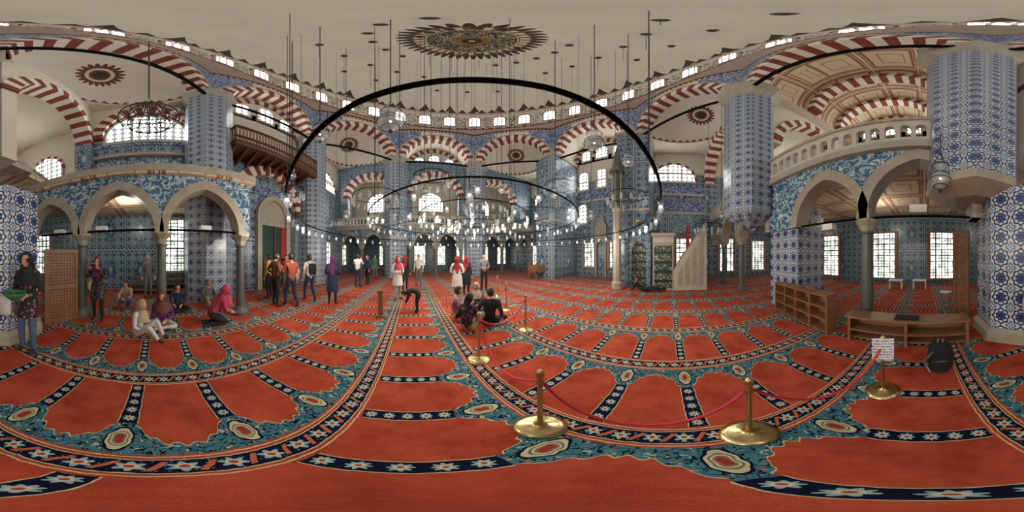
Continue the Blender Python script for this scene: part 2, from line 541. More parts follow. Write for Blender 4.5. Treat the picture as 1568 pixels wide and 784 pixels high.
mb=MB(); mb.box(XL,XW,-2.7,2.3,3.95,7.4,'tile'); mb.box(XL,XW,-2.7,2.3,7.4,ZS+.5,'plaster')
mb.box(XL,XW-.4,2.3,2.7,0,3.95,'tile2'); mb.build('wall_corner_upper')

sides=[]
for i in range(8):
    a=radians(45*i); nrm=Vector((sin(a),cos(a))); tg=Vector((cos(a),-sin(a)))
    sides.append((nrm,tg,i%2==1))
depth={0:9.4,2:XQ-C[0],4:C[1]-YN,6:C[0]-XW}
RA=2.6; AT=.55
pts=[];edges=[]
def addpoly(ps):
    i=len(pts); pts.extend([Vector(p) for p in ps]); n=len(ps)
    edges.extend([(i+k,i+(k+1)%n) for k in range(n)])
addpoly([(XL-.3,YN-.3),(XQ+.3,YN-.3),(XQ+.3,YF+.3),(XL-.3,YF+.3)])
cv=Vector(C)
def side_pt(i,s,d): n,t,_=sides[i]; return cv+n*d+t*s
addpoly([cv+Vector((sin(radians(22.5+45*i)),cos(radians(22.5+45*i))))*AP/cos(pi/8) for i in range(8)])
for i in range(8):
    if sides[i][2]:
        p=[side_pt(i,-RA,AP-.1),side_pt(i,RA,AP-.1)]
        for k in range(17): p.append(side_pt(i,RA*cos(pi*k/16),AP+AT+RA*sin(pi*k/16)))
        addpoly(p)
    else:
        addpoly([side_pt(i,-RA,AP-.1),side_pt(i,RA,AP-.1),side_pt(i,RA,depth[i]),side_pt(i,-RA,depth[i])])
res=delaunay_2d_cdt(pts,edges,[],0,1e-4)
vs,fs=res[0],res[2]
def hole(p):
    q=p-cv
    if all(q.dot(s[0])<AP for s in sides): return True
    for i,(n,t,dg) in enumerate(sides):
        a=q.dot(n);s=q.dot(t)
        if a<AP-.2: continue
        if dg:
            if abs(s)<RA and a<AP+AT: return True
            if a>=AP+AT and (a-AP-AT)**2+s*s<RA*RA: return True
        elif abs(s)<RA and a<depth[i]: return True
    return False
mb=MB(); keep=[]
for f in fs:
    c=sum((vs[i] for i in f),Vector((0,0)))/len(f)
    if not hole(c): keep.append(f)
mb.mesh([(v.x,v.y,ZS) for v in vs],keep,'plaster')
mb.build('ceiling')

mb=MB(); sp=MB(); vo=MB(); tr=MB()
HS=AP*tan(pi/8)
for i,(n,t,dg) in enumerate(sides):
    mid=cv+n*(AP+AT/2)
    ext=HS+.25
    arch_wall(mb,mid-t*ext,mid+t*ext,AT,ZS,14.3,[(ext,RA,ZS,1,ZS)],'oct',ns=24)
    m2=cv+n*(AP-.02)
    for sg in (-1,1):
        P3=lambda s,z:(m2.x+t.x*s*sg-n.x*.03,m2.y+t.y*s*sg-n.y*.03,z)
        pl=[P3(HS-.03,11.3)]
        for kk in range(9):
            s=HS-.05-(HS-1.35)*kk/8; z=prof(s,RA+.66,1,ZS) if s<RA+.66 else ZS
            pl.append(P3(s,max(z,11.3)))
        pl.append(P3(1.35,13.75)); pl.append(P3(HS-.03,13.75))
        sp.face(pl,'callig')
    vouss(vo,tuple(cv+n*(AP+AT/2)),t,ZS,RA-.03,RA+.5,1,AT+.14,27,'vred','vwhite')
    vouss(vo,tuple(cv+n*(AP-.05)),t,ZS,RA+.5,RA+.6,1,.1,27,'marble','marble')
    a=cv+n*(AP-.12)-t*(HS-.1); b_=cv+n*(AP-.12)+t*(HS-.1)
    tr.tube([(a.x,a.y,ZS-.35),(b_.x,b_.y,ZS-.35)],.085,'iron')
    if not dg:
        L0=AP+AT; L1=depth[i]; N=20
        for k in range(N):
            a0=pi*k/N;a1=pi*(k+1)/N
            pA=side_pt(i,RA*cos(a0),L0);pB=side_pt(i,RA*cos(a0),L1);pC=side_pt(i,RA*cos(a1),L1);pD=side_pt(i,RA*cos(a1),L0)
            mb.face([(pA.x,pA.y,ZS+RA*sin(a0)),(pB.x,pB.y,ZS+RA*sin(a0)),(pC.x,pC.y,ZS+RA*sin(a1)),(pD.x,pD.y,ZS+RA*sin(a1))],'pvault' if i==4 else 'plaster')
        pl=[];
        for k in range(N+1):
            a0=pi*k/N; p=side_pt(i,RA*cos(a0),L1); pl.append((p.x,p.y,ZS+RA*sin(a0)))
        mb.face(pl,'plaster')
        if i in(4,):
            for dd in (10.6,12.8):
                vouss(vo,tuple(cv+n*dd),t,ZS,RA-.35,RA+.02,1,.6,25,'vred','vwhite')
        W=cv+n*L1
        ws=[(-1.35,.75,.25,1.35),(0,.9,.25,1.7),(1.35,.75,.25,1.35)] 
        for (s,w,h0,h1) in ws:
            p=W+t*s; window((p.x,p.y),-n,w,ZS+h0,ZS+h1,True)
        vouss(vo,tuple(cv+n*(L1-.06)),t,ZS,RA-.45,RA-.02,1,.12,25,'vred','vwhite')
mb.build('wall_octagon'); sp.build('trim_spandrel_panels'); vo.build('trim_striped_arches'); tr.build('trim_tie_bars')
for i,(n,t,dg) in enumerate(sides):
    if dg:
        mb=MB(); vs=[];fs=[];NU=24;NV=12
        for j in range(NV+1):
            for k in range(NU+1):
                ph=pi/2*j/NV; a=pi*k/NU
                vs.append((RA*cos(ph)*cos(a),RA*cos(ph)*sin(a),RA*sin(ph)))
        for j in range(NV):
            for k in range(NU):
                q=j*(NU+1)+k; fs.append((q,q+1,q+NU+2,q+NU+1))
        mb.mesh(vs,fs,'semi')
        p=cv+n*(AP+AT)
        mb.build('ceiling_semidome',True,(p.x,p.y,ZS),-atan2(n.x,n.y))
mb=MB()
N=96
for k in range(N):
    a0=2*pi*k/N;a1=2*pi*(k+1)/N
    for (r0,z0,r1,z1,m) in ((9.0,14.25,7.45,14.25,'plaster'),(7.45,14.25,7.45,14.42,'vred'),(7.45,14.42,7.62,14.42,'marble_white')):
        mb.face([(C[0]+r0*cos(a0),C[1]+r0*sin(a0),z0),(C[0]+r0*cos(a1),C[1]+r0*sin(a1),z0),(C[0]+r1*cos(a1),C[1]+r1*sin(a1),z1),(C[0]+r1*cos(a0),C[1]+r1*sin(a0),z1)],m)
mb.build('trim_drum_cornice')
mb=MB()
mb.lathe((0,0,0),[(7.6,0),(7.6,.9),(7.6,2.3)],'drum',96,False)
mb.build('wall_drum',True,(C[0],C[1],14.3))
DZ=16.5; DH=6.3
mb=MB(); pr=[]
for j in range(25):
    a=pi/2*j/24; pr.append((max(7.6*cos(a),.001),DH*sin(a)))
mb.lathe((0,0,0),pr,'dome',96,False); mb.build('ceiling_dome',True,(C[0],C[1],DZ))
def dome_z(x,y):
    r=sqrt((x-C[0])**2+(y-C[1])**2)
    if r<7.5: return DZ+DH*sqrt(max(0,1-(r/7.6)**2))
    return ZS
for k in range(24):
    a=2*pi*(k+.5)/24; n=Vector((-cos(a),-sin(a)))
    window((C[0]-n.x*7.58,C[1]-n.y*7.58),n,.82,14.85,16.35,True,'pane','marble',.13,stripe=True)
def pillar(mb,x,y,r,z0,z1,mat,rot=pi/8):
    mb.lathe((x,y,0),[(r,z0),(r,z1)],mat,8,True,rot)
PR=.93
for ang,full in ((22.5,1),(-22.5,1)):
    mb=MB()
    p=cv+Vector((sin(radians(ang)),cos(radians(ang))))*(AP/cos(pi/8)+.35)
    pillar(mb,p.x,p.y,PR,0,9.8,'tile_up'); mb.lathe((p.x,p.y,0),[(PR,9.7),(PR+.18,10.0),(PR+.2,ZS)],'marble',8,True,pi/8)
    for zz in (3.0,6.2): mb.lathe((p.x,p.y,0),[(PR+.05,zz),(PR+.05,zz+.12)],'marble_white',8,True,pi/8)
    mb.build('octagonal_tiled_pillar')
for y in (8.25,1.95):
    mb=MB()
    mb.box(8.7,XQ,y-.9,y+.9,0,9.9,'tile'); mb.box(8.6,XQ,y-1,y+1,9.9,ZS,'marble'); mb.box(8.66,XQ,y-.94,y+.94,4.2,4.32,'marble_white')
    mb.build('wall_pier_qibla')
for y in (8.25,1.95):
    mb=MB()
    pillar(mb,-5.9,y,PR,0,9.9,'tile_up'); mb.lathe((-5.9,y,0),[(PR,9.8),(PR+.2,ZS)],'marble',8,True,pi/8)
    mb.build('wall_pier_entrance')
mb=MB()
lx,ly=XY(1563,3.72); ux,uy=XY(1490,3.4)
pillar(mb,lx,ly,.98,0.25,2.95,'tile_near'); mb.lathe((lx,ly,0),[(1.08,0),(1.08,.2),(.99,.27)],'marble',8,True,pi/8)
mb.lathe((ux,uy,0),[(.6,2.75),(.98,2.95),(1.0,3.1)],'marble',8,True,pi/8+.15)
pillar(mb,ux,uy,.98,3.1,9.4,'tile_up',pi/8+.15)
mb.lathe((ux,uy,0),[(.98,9.4),(1.1,9.55),(1.1,9.7),(1.25,9.95),(1.25,ZS)],'marble',8,True,pi/8+.15)
mb.build('octagonal_tiled_pillar')
mb=MB()
px_,py_=5.1,-2.75
mb.lathe((px_,py_,0),[(.25,2.6),(.7,2.9),(.9,3.1)],'tile_up',8,True,pi/8)
pillar(mb,px_,py_,.9,3.1,9.4,'tile_up'); mb.lathe((px_,py_,0),[(.9,9.4),(1.05,9.6),(1.2,9.95),(1.2,ZS)],'marble',8,True,pi/8)
mb.box(3.25,4.55,-4.55,-3.3,0,3.2,'tile_near')
mb.build('octagonal_tiled_pillar')

# near gallery front
GF=4.3
mb=MB(); yg=-3.4
p0=(XQ,yg);p1=(-1.6,yg)
def sx(x): return XQ-x
ops=[(sx(2.25),.92,2.45,1.35,0),(sx(.1),1.08,2.45,1.35,0),(sx(5.75),1.1,2.45,1.35,0),(sx(8.3),1.1,2.45,1.35,0),(sx(10.7),.95,2.45,1.35,0)]
arch_wall(mb,p0,p1,.42,2.45,4.15,ops,'floral','marble')
for (s,r,zs,k,_) in ops:
    x=XQ-s
    vouss(mb,(x,yg),(1,0),zs,r-.01,r+.22,1.3,.5,24,'marble','marble')
mb.box(XL,XQ,YN,yg+.05,GF-.15,GF,'pvault'); mb.box(-3.2,XQ,yg-.1,yg+.36,4.1,GF,'marble')
def balus(mb,p0,p1,z0,h,mat='marble_white',th=.14,sp=.3,r=.1):
    L=(Vector(p1)-Vector(p0)).length; n=int(L/sp)
    o=[((i+.5)*L/n,r,z0+h*.55,1,z0+h*.16) for i in range(n)]
    arch_wall(mb,p0,p1,th,z0,z0+h-.1,o,mat,ns=6)
    v=(Vector(p1)-Vector(p0)).normalized(); c=(Vector(p0)+Vector(p1))/2
    mb.obox(c,v,(-v.y,v.x),L/2,th*.8,z0+h-.1,z0+h,'marble')
balus(mb,(XQ,yg+.25),(-.4,yg+.25),GF,.85)
balus(mb,(-1.2,yg-.1),(XW,yg-1.1),GF,.8)
mb.build('gallery_near')
def column(mb,x,y,h=2.45,r=.14,mat='granite'):
    mb.lathe((x,y,0),[(.24,0),(.24,.1),(.2,.16),(.17,.2),(r,.24),(r*.93,h-.32),(r*1.15,h-.3),(r*1.15,h-.26)],mat,16)
    mb.lathe((x,y,0),[(r,h-.27),(r*1.25,h-.15),(.26,h-.03),(.26,h)],'marble',8,True,pi/8)
for x in (1.25,7.05,9.55):
    mb=MB(); column(mb,x,yg,r=.15); mb.build('stone_column')
mb=MB(); mb.tube([(3.3,yg,2.5),(-1.2,yg,2.5)],.03,'iron'); mb.box(-.05,.3,yg-.1,yg+.15,2.55,2.72,'white'); mb.box(2.1,2.4,yg-.1,yg+.1,2.3,2.45,'white'); mb.build('trim_tie_rod_speakers')

# left arcade
mb=MB(); xa=-3.9
p0=(xa,-3.6);p1=(xa,2.35)
cc=[-1.9,.12,2.2]
ops=[(3.6-2.85,.78,2.2,1.35,0),(3.6-.89,.87,2.2,1.35,0),(3.6+1.16,.9,2.2,1.35,0)]
arch_wall(mb,p0,p1,.35,2.2,3.7,ops,'floral','marble')
for (s,r,zs,k,_) in ops:
    vouss(mb,(xa,-3.6+s),(0,1),zs,r-.01,r+.19,1.3,.42,24,'marble','marble')
mb.box(XL,xa+.3,-3.6,2.5,3.68,3.75,'pvault'); mb.box(XL,xa+.32,-3.6,2.5,3.75,3.95,'marble')
arch_wall(mb,(xa,2.35),(XW+.5,2.35),.3,2.2,3.7,[(1.2,.85,2.2,1.35,0)],'floral','marble')
mb.build('arcade_left')
for y in cc:
    mb=MB(); column(mb,xa,y,2.2,.12); mb.build('stone_column')
mb=MB(); mb.tube([(xa,-3.3,2.28),(xa,2.2,2.28)],.03,'iron')
for y in (-2.6,-1.35,1.2): mb.box(xa-.1,xa+.12,y-.13,y+.13,2.3,2.4,'white')
mb.build('trim_tie_rod_lamps')
mb=MB(); vouss(mb,(XW+.1,-.4),(0,1),7.5,1.75,2.25,1,.3,23,'vred','vwhite')
mb.box(XW,XW+.06,-2.6,1.2,6.9,7.3,'callig'); mb.box(XW,XW+.2,-2.7,1.4,6.2,6.35,'marble')
mb.box(XW,XW+.05,-2.5,1.0,4.4,6.0,'floral'); mb.build('trim_lunette_left')
window((XW,-.4),(1,0),3.3,7.2,9.0,True)
mb=MB()
arch_wall(mb,(-1.9,-2.95),(XW,-2.95),.6,3.95,ZS,[(2.3,1.9,7.1,1,3.95)],'plaster',ns=20)
vouss(mb,(-4.2,-2.95),(1,0),7.1,1.87,2.35,1,.72,21,'vred','vwhite')
mb.box(XW,-6.0,-3.3,-2.6,3.95,7.1,'tile')
arch_wall(mb,(5.8,-2.95),(XQ,-2.95),.6,7.2,ZS,[(3.1,2.4,7.4,1,7.2)],'plaster',ns=20)
vouss(mb,(8.9,-2.95),(1,0),7.4,2.37,2.85,1,.72,23,'vred','vwhite')
arch_wall(mb,(-1.3,-4.2),(-1.3,YN),.5,7.0,ZS,[(2.6,2.2,7.2,1,7.0)],'plaster',ns=20)
vouss(mb,(-1.3,-6.8),(0,1),7.2,2.17,2.6,1,.6,21,'vred','vwhite')
arch_wall(mb,(5.3,-3.6),(5.3,YN),.5,7.0,ZS,[(2.9,2.3,7.2,1,7.0)],'plaster',ns=20)
vouss(mb,(5.3,-6.5),(0,1),7.2,2.27,2.7,1,.6,21,'vred','vwhite')
mb.build('wall_gallery_arches')
# far gallery
mb=MB(); yf=13.4
arch_wall(mb,(XW,yf),(XQ,yf),.5,4.9,ZS,[(-3.6-XW,1.9,6.9,1,4.9),(1.95-XW,1.9,6.9,1,4.9),(7.5-XW,1.9,6.9,1,4.9)],'tile2','marble')
for x in (-3.6,1.95,7.5): vouss(mb,(x,yf),(1,0),6.9,1.87,2.35,1,.62,21,'vred','vwhite')
mb.box(XW,XQ,yf-.3,YF,3.9,4.25,'marble')
balus(mb,(XW,yf-.3),(XQ,yf-.3),4.25,.8)
ops=[(x-XW,.8,2.5,1.3,0) for x in (-5.3,-3.3,-1.3,3.0-2.05,2.95,5.2,7.2,9.2,11.0)]
arch_wall(mb,(XW,yf),(XQ,yf),.4,2.5,3.9,ops,'tile','marble')
for o in ops: vouss(mb,(XW+o[0],yf),(1,0),2.5,.8,.94,1.28,.45,20,'marble','marble')
for x in (-4.3,-2.3,-.2,1.95,4.1,6.2,8.2,10.1): column(mb,x,yf,2.5,.16)
mb.build('gallery_far')
for x in (-3.0,.8,2.95,5.4,8.1,10.6): window((x,YF),(0,-1),1.15,.7,2.7,False,'paneg','marble')
for x in (-3.6,1.95,7.5): window((x,YF),(0,-1),2.6,6.6,8.7,True)
for x in (-4.2,-3.,1.2,2.7,6.9,8.1): window((x,YF),(0,-1),.7,4.7,6.1,False)
for y,z0,z1,w in ((4.0,.8,2.7,1.0),(6.2,.8,2.7,1.0),(-1.1,.6,2.9,1.2),(-4.4,.5,2.95,1.25),(10.4,.7,2.7,1.1),(12.4,.7,2.7,1.1),(-7.2,.5,2.9,1.25)):
    window((XQ,y),(-1,0),w,z0,z1,False,'paneg','marble',bars=True)
for y in (3.5,5.1,6.7): window((XQ,y),(-1,0),.75,7.4,9.2,True); 
for y in (3.4,6.8): window((XQ,y),(-1,0),.7,4.4,6.0,True)
window((XQ,-.4),(-1,0),3.0,7.4,9.0,True,stripe=True); window((XQ,11),(-1,0),3.0,7.2,8.8,True,stripe=True)
window((XQ,-6.2),(-1,0),3.0,6.8,8.6,True,stripe=True)
mb=MB()
for (y0,y1) in ((3.2,6.9),(-2.4,.9),(9.4,12.6)):
    mb.box(XQ-.06,XQ,y0,y1,6.4,7.0,'callig'); mb.box(XQ-.05,XQ,y0-.15,y1+.15,6.25,6.4,'marble_white')
for (y0,y1) in ((-2.4,-.9),(-.7,.8)): mb.box(XQ-.06,XQ,y0,y1,5.0,5.7,'callig')
for (y0,y1) in ((-2.3,-.2),(-5.6,-3.2)): mb.box(XQ-.04,XQ,y0,y1,3.3,4.7,'floral')
mb.box(XQ-.05,XQ,-9.4,1.0,4.75,4.87,'marble_white')
mb.build('trim_calligraphy_qibla')
for x,z0,z1,w in ((2.4,.35,3.0,1.45),(-1.0,.35,3.0,1.45),(6.1,.35,3.0,1.3),(9,.35,3.0,1.3)):
    window((x,YN),(0,1),w,z0,z1,False,'paneg','wood',bars=True)
for x in (1.95,): window((x,YN),(0,1),3.2,7.2,9.2,True,stripe=True)
for x in (8.6,-4.6): window((x,YN),(0,1),2.4,6.6,8.4,True,stripe=True)
window((XL,-6.2),(1,0),2.2,6.6,8.3,True,stripe=True)
window((XL,1.0),(1,0),1.3,.95,3.4,False,'paneg','marble',bars=True)
window((XL,-6.5),(1,0),1.2,.6,2.9,False,'paneg','marble',bars=True)
for y in (11.2,14.5): window((XW,y),(1,0),1.1,.8,2.7,False,'paneg','marble',bars=True)
window((XW,11.0),(1,0),2.8,7.2,8.7,True,stripe=True)

# portal + balcony
mb=MB()
arch_wall(mb,(XW+.15,3.0),(XW+.15,7.4),.3,0,6.3,[(2.2,1.85,4.0,1.05,0)],'tile2','marble')
vouss(mb,(XW+.25,5.2),(0,1),4.0,1.85,2.35,1.05,.35,23,'vred','vwhite')
vouss(mb,(XW+.12,5.6),(0,1),3.6,.85,1.1,1.2,.24,20,'marble','marble')
for s in (-1,1): mb.box(XW,XW+.24,5.6+s*.97-.13,5.6+s*.97+.13,0,3.6,'marble')
mb.box(XW,XW+.1,4.4,6.8,4.8,5.3,'callig')
mb.build('trim_portal')
mb=MB(); arch_wall(mb,(XW+.04,4.75),(XW+.04,6.45),.08,0,4.6,[],'marble')
mb.box(XW+.06,XW+.14,4.78,6.42,0,3.2,'door_green'); mb.box(XW+.14,XW+.2,5.57,5.63,0,3.2,'wood_dark')
mb.box(XW+.14,XW+.17,4.9,5.5,.2,1.5,'wood_dark'); mb.box(XW+.14,XW+.17,5.7,6.3,.2,1.5,'wood_dark'); mb.box(XW+.14,XW+.17,6.1,6.42,0,3.2,'red')
mb.build('door_1')
mb=MB()
mb.box(XW,-5.1,2.7,7.7,6.45,6.65,'wood_dark')
for i in range(11):
    y=2.8+i*.48; mb.hexa([(XW,y-.05,5.9),(XW+.1,y-.05,5.9),(XW+.1,y+.05,5.9),(XW,y+.05,5.9),(XW,y-.05,6.45),(-5.15,y-.05,6.45),(-5.15,y+.05,6.45),(XW,y+.05,6.45)],'wood_dark')
for i in range(34):
    y=2.75+i*.15; mb.box(-5.16,-5.12,y-.03,y+.03,6.65,7.6,'wood')
for z in (6.65,6.95,7.6): mb.box(-5.2,-5.08,2.7,7.7,z,z+.08,'wood_dark')
for y in (2.72,7.68):
    for z in (6.65,7.6): mb.box(XW,-5.1,y-.04,y+.04,z,z+.08,'wood_dark')
    for i in range(8): x=XW+.1+i*.17; mb.box(x-.02,x+.02,y-.02,y+.02,6.65,7.6,'wood')
mb.build('wooden_balcony')

# ------------------------------------------------------------ minbar etc
mb=MB()
gx=8.1
mb.box(gx-.35,gx+.35,-.25,.1,0,2.6,'marble_white'); mb.box(gx-.35,gx+.35,.55,.75,0,2.6,'marble_white')
mb.box(gx-.35,gx+.35,.1,.55,2.3,2.6,'marble_white'); mb.box(gx-.42,gx+.42,-.32,.82,2.6,2.75,'marble')
mb.box(gx-.39,gx-.35,-.18,.68,.1,2.15,'callig_green')
for (a,b_) in ((-.24,-.18),(.68,.74)): mb.box(gx-.39,gx-.35,a,b_,0,2.3,'marble')
mb.box(gx-.39,gx-.35,-.18,.68,2.15,2.3,'marble')
for i in range(10):
    y=-.3-i*.15; mb.box(gx-.3,gx+.3,y-.15,y,0,.25+i*.25,'marble')
for s in (-.36,.36):
    x=gx+s
    mb.hexa([(x-.05,-.25,0),(x+.05,-.25,0),(x+.05,-1.85,0),(x-.05,-1.85,0),(x-.05,-.25,1.0),(x+.05,-.25,1.0),(x+.05,-1.85,3.4),(x-.05,-1.85,3.4)],'marble_white')
    for j in range(4):
        y=-.45-j*.33; mb.hexa([(x-.07,y,.25),(x+.07,y,.25),(x+.07,y-.22,.25),(x-.07,y-.22,.25),(x-.07,y,.85+j*.5),(x+.07,y,.85+j*.5),(x+.07,y-.22,1.15+j*.5),(x-.07,y-.22,1.15+j*.5)],'marble')
mb.box(gx-.3,gx+.3,-1.0,-.9,1.3,3.1,'red')
mb.build('minbar_stair')
mb=MB(); tx,ty=XY(945,8.2)
mb.lathe((tx,ty,0),[(.3,0),(.3,.3),(.22,.4),(.2,3.9),(.3,4.0),(.3,4.1)],'marble',8)
mb.lathe((tx,ty,0),[(.24,4.1),(.22,6.2)],'granite',8)
for k in range(6):
    a=pi/3*k; mb.tube([(tx+.26*cos(a),ty+.26*sin(a),4.1),(tx+.26*cos(a),ty+.26*sin(a),6.2)],.035,'marble')
mb.lathe((tx,ty,0),[(.4,6.2),(.4,6.4),(.3,6.5),(.05,8.1),(.02,8.3)],'granite',12)
mb.build('minbar_spire')
mb=MB()
arch_wall(mb,(8.62,.95),(8.62,2.2),.12,0,3.1,[(.62,.4,1.9,1.35,0)],'tile2','marble')
mb.box(8.66,8.69,1.1,2.05,0,2.6,'callig_green'); mb.lathe((8.5,1.55,3.5),[(.01,-.16),(.16,-.03),(.16,.03),(.01,.16)],'brass',14)
mb.build('mihrab_side_niche')
mb=MB()
arch_wall(mb,(XQ-.12,4.65),(XQ-.12,5.6),.24,0,4.0,[(.475,.35,2.4,1.3,0)],'marble','marble')
mb.box(XQ-.03,XQ-.01,4.7,5.5,0,3.4,'tile2'); mb.lathe((XQ-.1,5.1,4.0),[(.6,0),(.25,.5),(.02,1.2)],'marble',4,True,pi/4,.12)
mb.build('mihrab')
lxx,lyy=XY(823,12)
mb=MB(); mb.box(lxx-.55,lxx+.55,lyy-.45,lyy+.45,.45,.55,'wood'); 
for a in (-.5,.5):
    for b_ in (-.4,.4): mb.box(lxx+a-.05,lxx+a+.05,lyy+b_-.05,lyy+b_+.05,0,1.15,'wood')
for a in (-.42,.42): mb.box(lxx-.5,lxx+.5,lyy+a-.02,lyy+a+.02,.55,1.0,'wood')
for a in (-.52,.52): mb.box(lxx+a-.02,lxx+a+.02,lyy-.4,lyy+.4,.55,1.0,'wood')
mb.build('preacher_chair')

# ------------------------------------------------------------ furniture near
mb=MB()
x0,x1=-.75,1.38; ya,yb=-2.98,-2.58
mb.box(x0,x1,ya,yb,.5,.54,'wood'); mb.box(x0+.05,x1-.05,ya+.02,yb-.03,.24,.27,'wood'); mb.box(x0+.05,x1-.05,ya,ya+.03,.1,.5,'wood')
for x in (x0+.05,.3,x1-.08): mb.box(x-.025,x+.025,ya+.02,yb-.02,0,.5,'wood')
mb.box(x0,x1,ya+.1,yb-.1,.05,.08,'wood'); mb.box(.1,.5,-2.85,-2.65,.54,.57,'black')
mb.build('wooden_bench')
def shelf(name,a,b_,h,dep):
    a=Vector(a);b_=Vector(b_);t=(b_-a).normalized();n=Vector((-t.y,t.x));L=(b_-a).length;c=(a+b_)/2
    mb=MB()
    for z in (.06,.34,.6,h-.03): mb.obox(c,t,n,L/2,dep/2,z-.015,z+.015,'wood')
    k=4
    for i in range(k+1):
        q=a+t*(L*i/k); mb.obox(q,t,n,.018,dep/2,0,h,'wood')
    bk=c-n*(dep/2) if (c-n*dep).length>c.length else c+n*(dep/2)
    mb.obox(bk,t,n,L/2,.012,0,h,'wood')
    return mb.build(name)
shelf('shoe_shelf',(1.75,-2.72),(3.75,-3.05),.88,.3)
def lattice(name,a,b_,z0,z1,step=.07):
    a=Vector(a);b_=Vector(b_);t=(b_-a).normalized();n=Vector((-t.y,t.x));L=(b_-a).length;c=(a+b_)/2
    mb=MB()
    for q in (a,b_): mb.obox(q,t,n,.035,.035,z0,z1,'wood')
    for z in (z0+.03,z1-.03,(z0+z1)/2): mb.obox(c,t,n,L/2,.03,z-.04,z+.04,'wood')
    k=int(L/step)
    for i in range(1,k): mb.obox(a+t*(L*i/k),t,n,.019,.01,z0,z1,'wood')
    k=int((z1-z0)/step)
    for i in range(1,k): z=z0+(z1-z0)*i/k; mb.obox(c,t,n,L/2,.008,z-.019,z+.019,'wood')
    return mb.build(name)
lattice('lattice_screen',XY(70,3.8),XY(116,4.15),0,1.8)
lattice('lattice_screen',XY(1462,4.3),XY(1482,4.1),.0,2.3)
mb=MB(); sx_,sy_=XY(1448,4.6)
mb.lathe((sx_,sy_,.0),[(.17,.58),(.18,.6),(.17,.63)],'bracket',14)
for k in range(4):
    a=pi/4+pi/2*k; mb.tube([(sx_+.12*cos(a),sy_+.12*sin(a),.58),(sx_+.2*cos(a),sy_+.2*sin(a),0)],.014,'bracket')
mb.tube([(sx_+.17*cos(2*pi*k/12),sy_+.17*sin(2*pi*k/12),.25) for k in range(12)],.01,'bracket',5,closed=True)
mb.build('metal_stool')
for px in (1372,1408):
    mb=MB(); x,y=XY(px,8.2); mb.box(x-.35,x+.35,y-.2,y+.2,.4,.46,'white')
    for a in (-.3,.3): mb.box(x+a-.03,x+a+.03,y-.17,y+.17,0,.4,'white')
    mb.build('small_table')
mb=MB()
for z,dx in ((.42,0),(.2,.25),(.62,-.2)): mb.box(XL+.35+dx,XL+.7+dx,-1.2,2.0,z-.04,z,'wood')
for y in (-1.1,.4,1.9): mb.box(XL+.2,XL+.9,y-.03,y+.03,0,.4,'wood')
mb.build('low_wooden_stand')
mb=MB(); bx,by=XY(1440,1.98)
def bag(mb,c,w,d,h,mat):
    def xf(v):
        u=Vector([math.copysign(abs(a)**.65,a) for a in v]); return Vector((u.x*w,u.y*d,u.z*h))
    mb.ball(c,1,mat,16,10,xf=xf)
bag(mb,(bx,by,.25),.16,.11,.25,'black')
v=Vector((-bx,-by)).normalized()
bag(mb,(bx+v.x*.1,by+v.y*.1,.16),.12,.05,.13,'black')
mb.tube([(bx-.03,by,.48),(bx-.03,by,.55),(bx+.03,by,.55),(bx+.03,by,.48)],.012,'bracket')
mb.tube([(bx+.1,by+.1,.4),(bx+.2,by+.12,.25),(bx+.13,by+.1,.05)],.015,'bracket')
mb.tube([(bx+v.x*.155-.08,by+v.y*.155,.27),(bx+v.x*.16+.08,by+v.y*.16,.27)],.006,'bracket')
mb.build('backpack',True)

SP=[(827,.96),(1147,.87),(1352,1.52),(733,2.25),(805,3.4),(775,4.8),(762,6.5)]
tops=[]
for (px,d) in SP:
    x,y=XY(px,d); mb=MB()
    mb.lathe((x,y,0),[(.165,0),(.165,.012),(.12,.025),(.05,.04),(.028,.06),(.018,.09),(.017,.68),(.026,.69),(.026,.73),(.014,.75),(.03,.79),(.024,.83),(.004,.85)],'brass',28)
    tops.append((x,y,.71)); mb.build('brass_stanchion',True)
def rope(a,b_,sag,name='barrier_rope'):
    mb=MB(); A=Vector(a);B=Vector(b_); dd=(B-A).normalized()*.03; A=A+dd; B=B-dd; pts=[]
    for i in range(17):
        t=i/16; p=A.lerp(B,t); p.z-=sag*4*t*(1-t); pts.append(p)
    mb.tube(pts,.012,'rope',8); mb.build(name,True)
rope(tops[0],tops[3],.3); rope(tops[0],tops[1],.3); rope(tops[1],tops[2],.3)
rope(tops[3],tops[4],.25); rope(tops[4],tops[5],.25); rope(tops[5],tops[6],.25)
mb=MB(); x,y,_=tops[2]; v=Vector((-x,-y)).normalized(); t=Vector((-v.y,v.x))
def signmat():
    m,nt,b=newmat('sign_print'); u,vv,_,vec=coords(nt)
    n=noise(nt,vec,60,1,0)
    f=((vv/.034).fract()-.5).abs().lt(.2)*n.gt(.47)
    c=mix(nt,f,s2l(225,226,230),s2l(60,70,120)); nt.links.new(c,b.inputs['Base Color']); return m
M['sign']=signmat()
mb.obox((x+v.x*.04,y+v.y*.04),t,v,.1,.004,.55,.83,'sign'); mb.build('notice_sign')
mb=MB(); x,y=XY(583,DF(485)); mb.box(x-.06,x+.06,y-.05,y+.05,0,.7,'wood'); mb.box(x-.08,x+.08,y-.07,y+.07,.7,.75,'wood'); mb.box(x-.12,x+.12,y-.1,y+.1,0,.05,'wood'); mb.build('wooden_post')

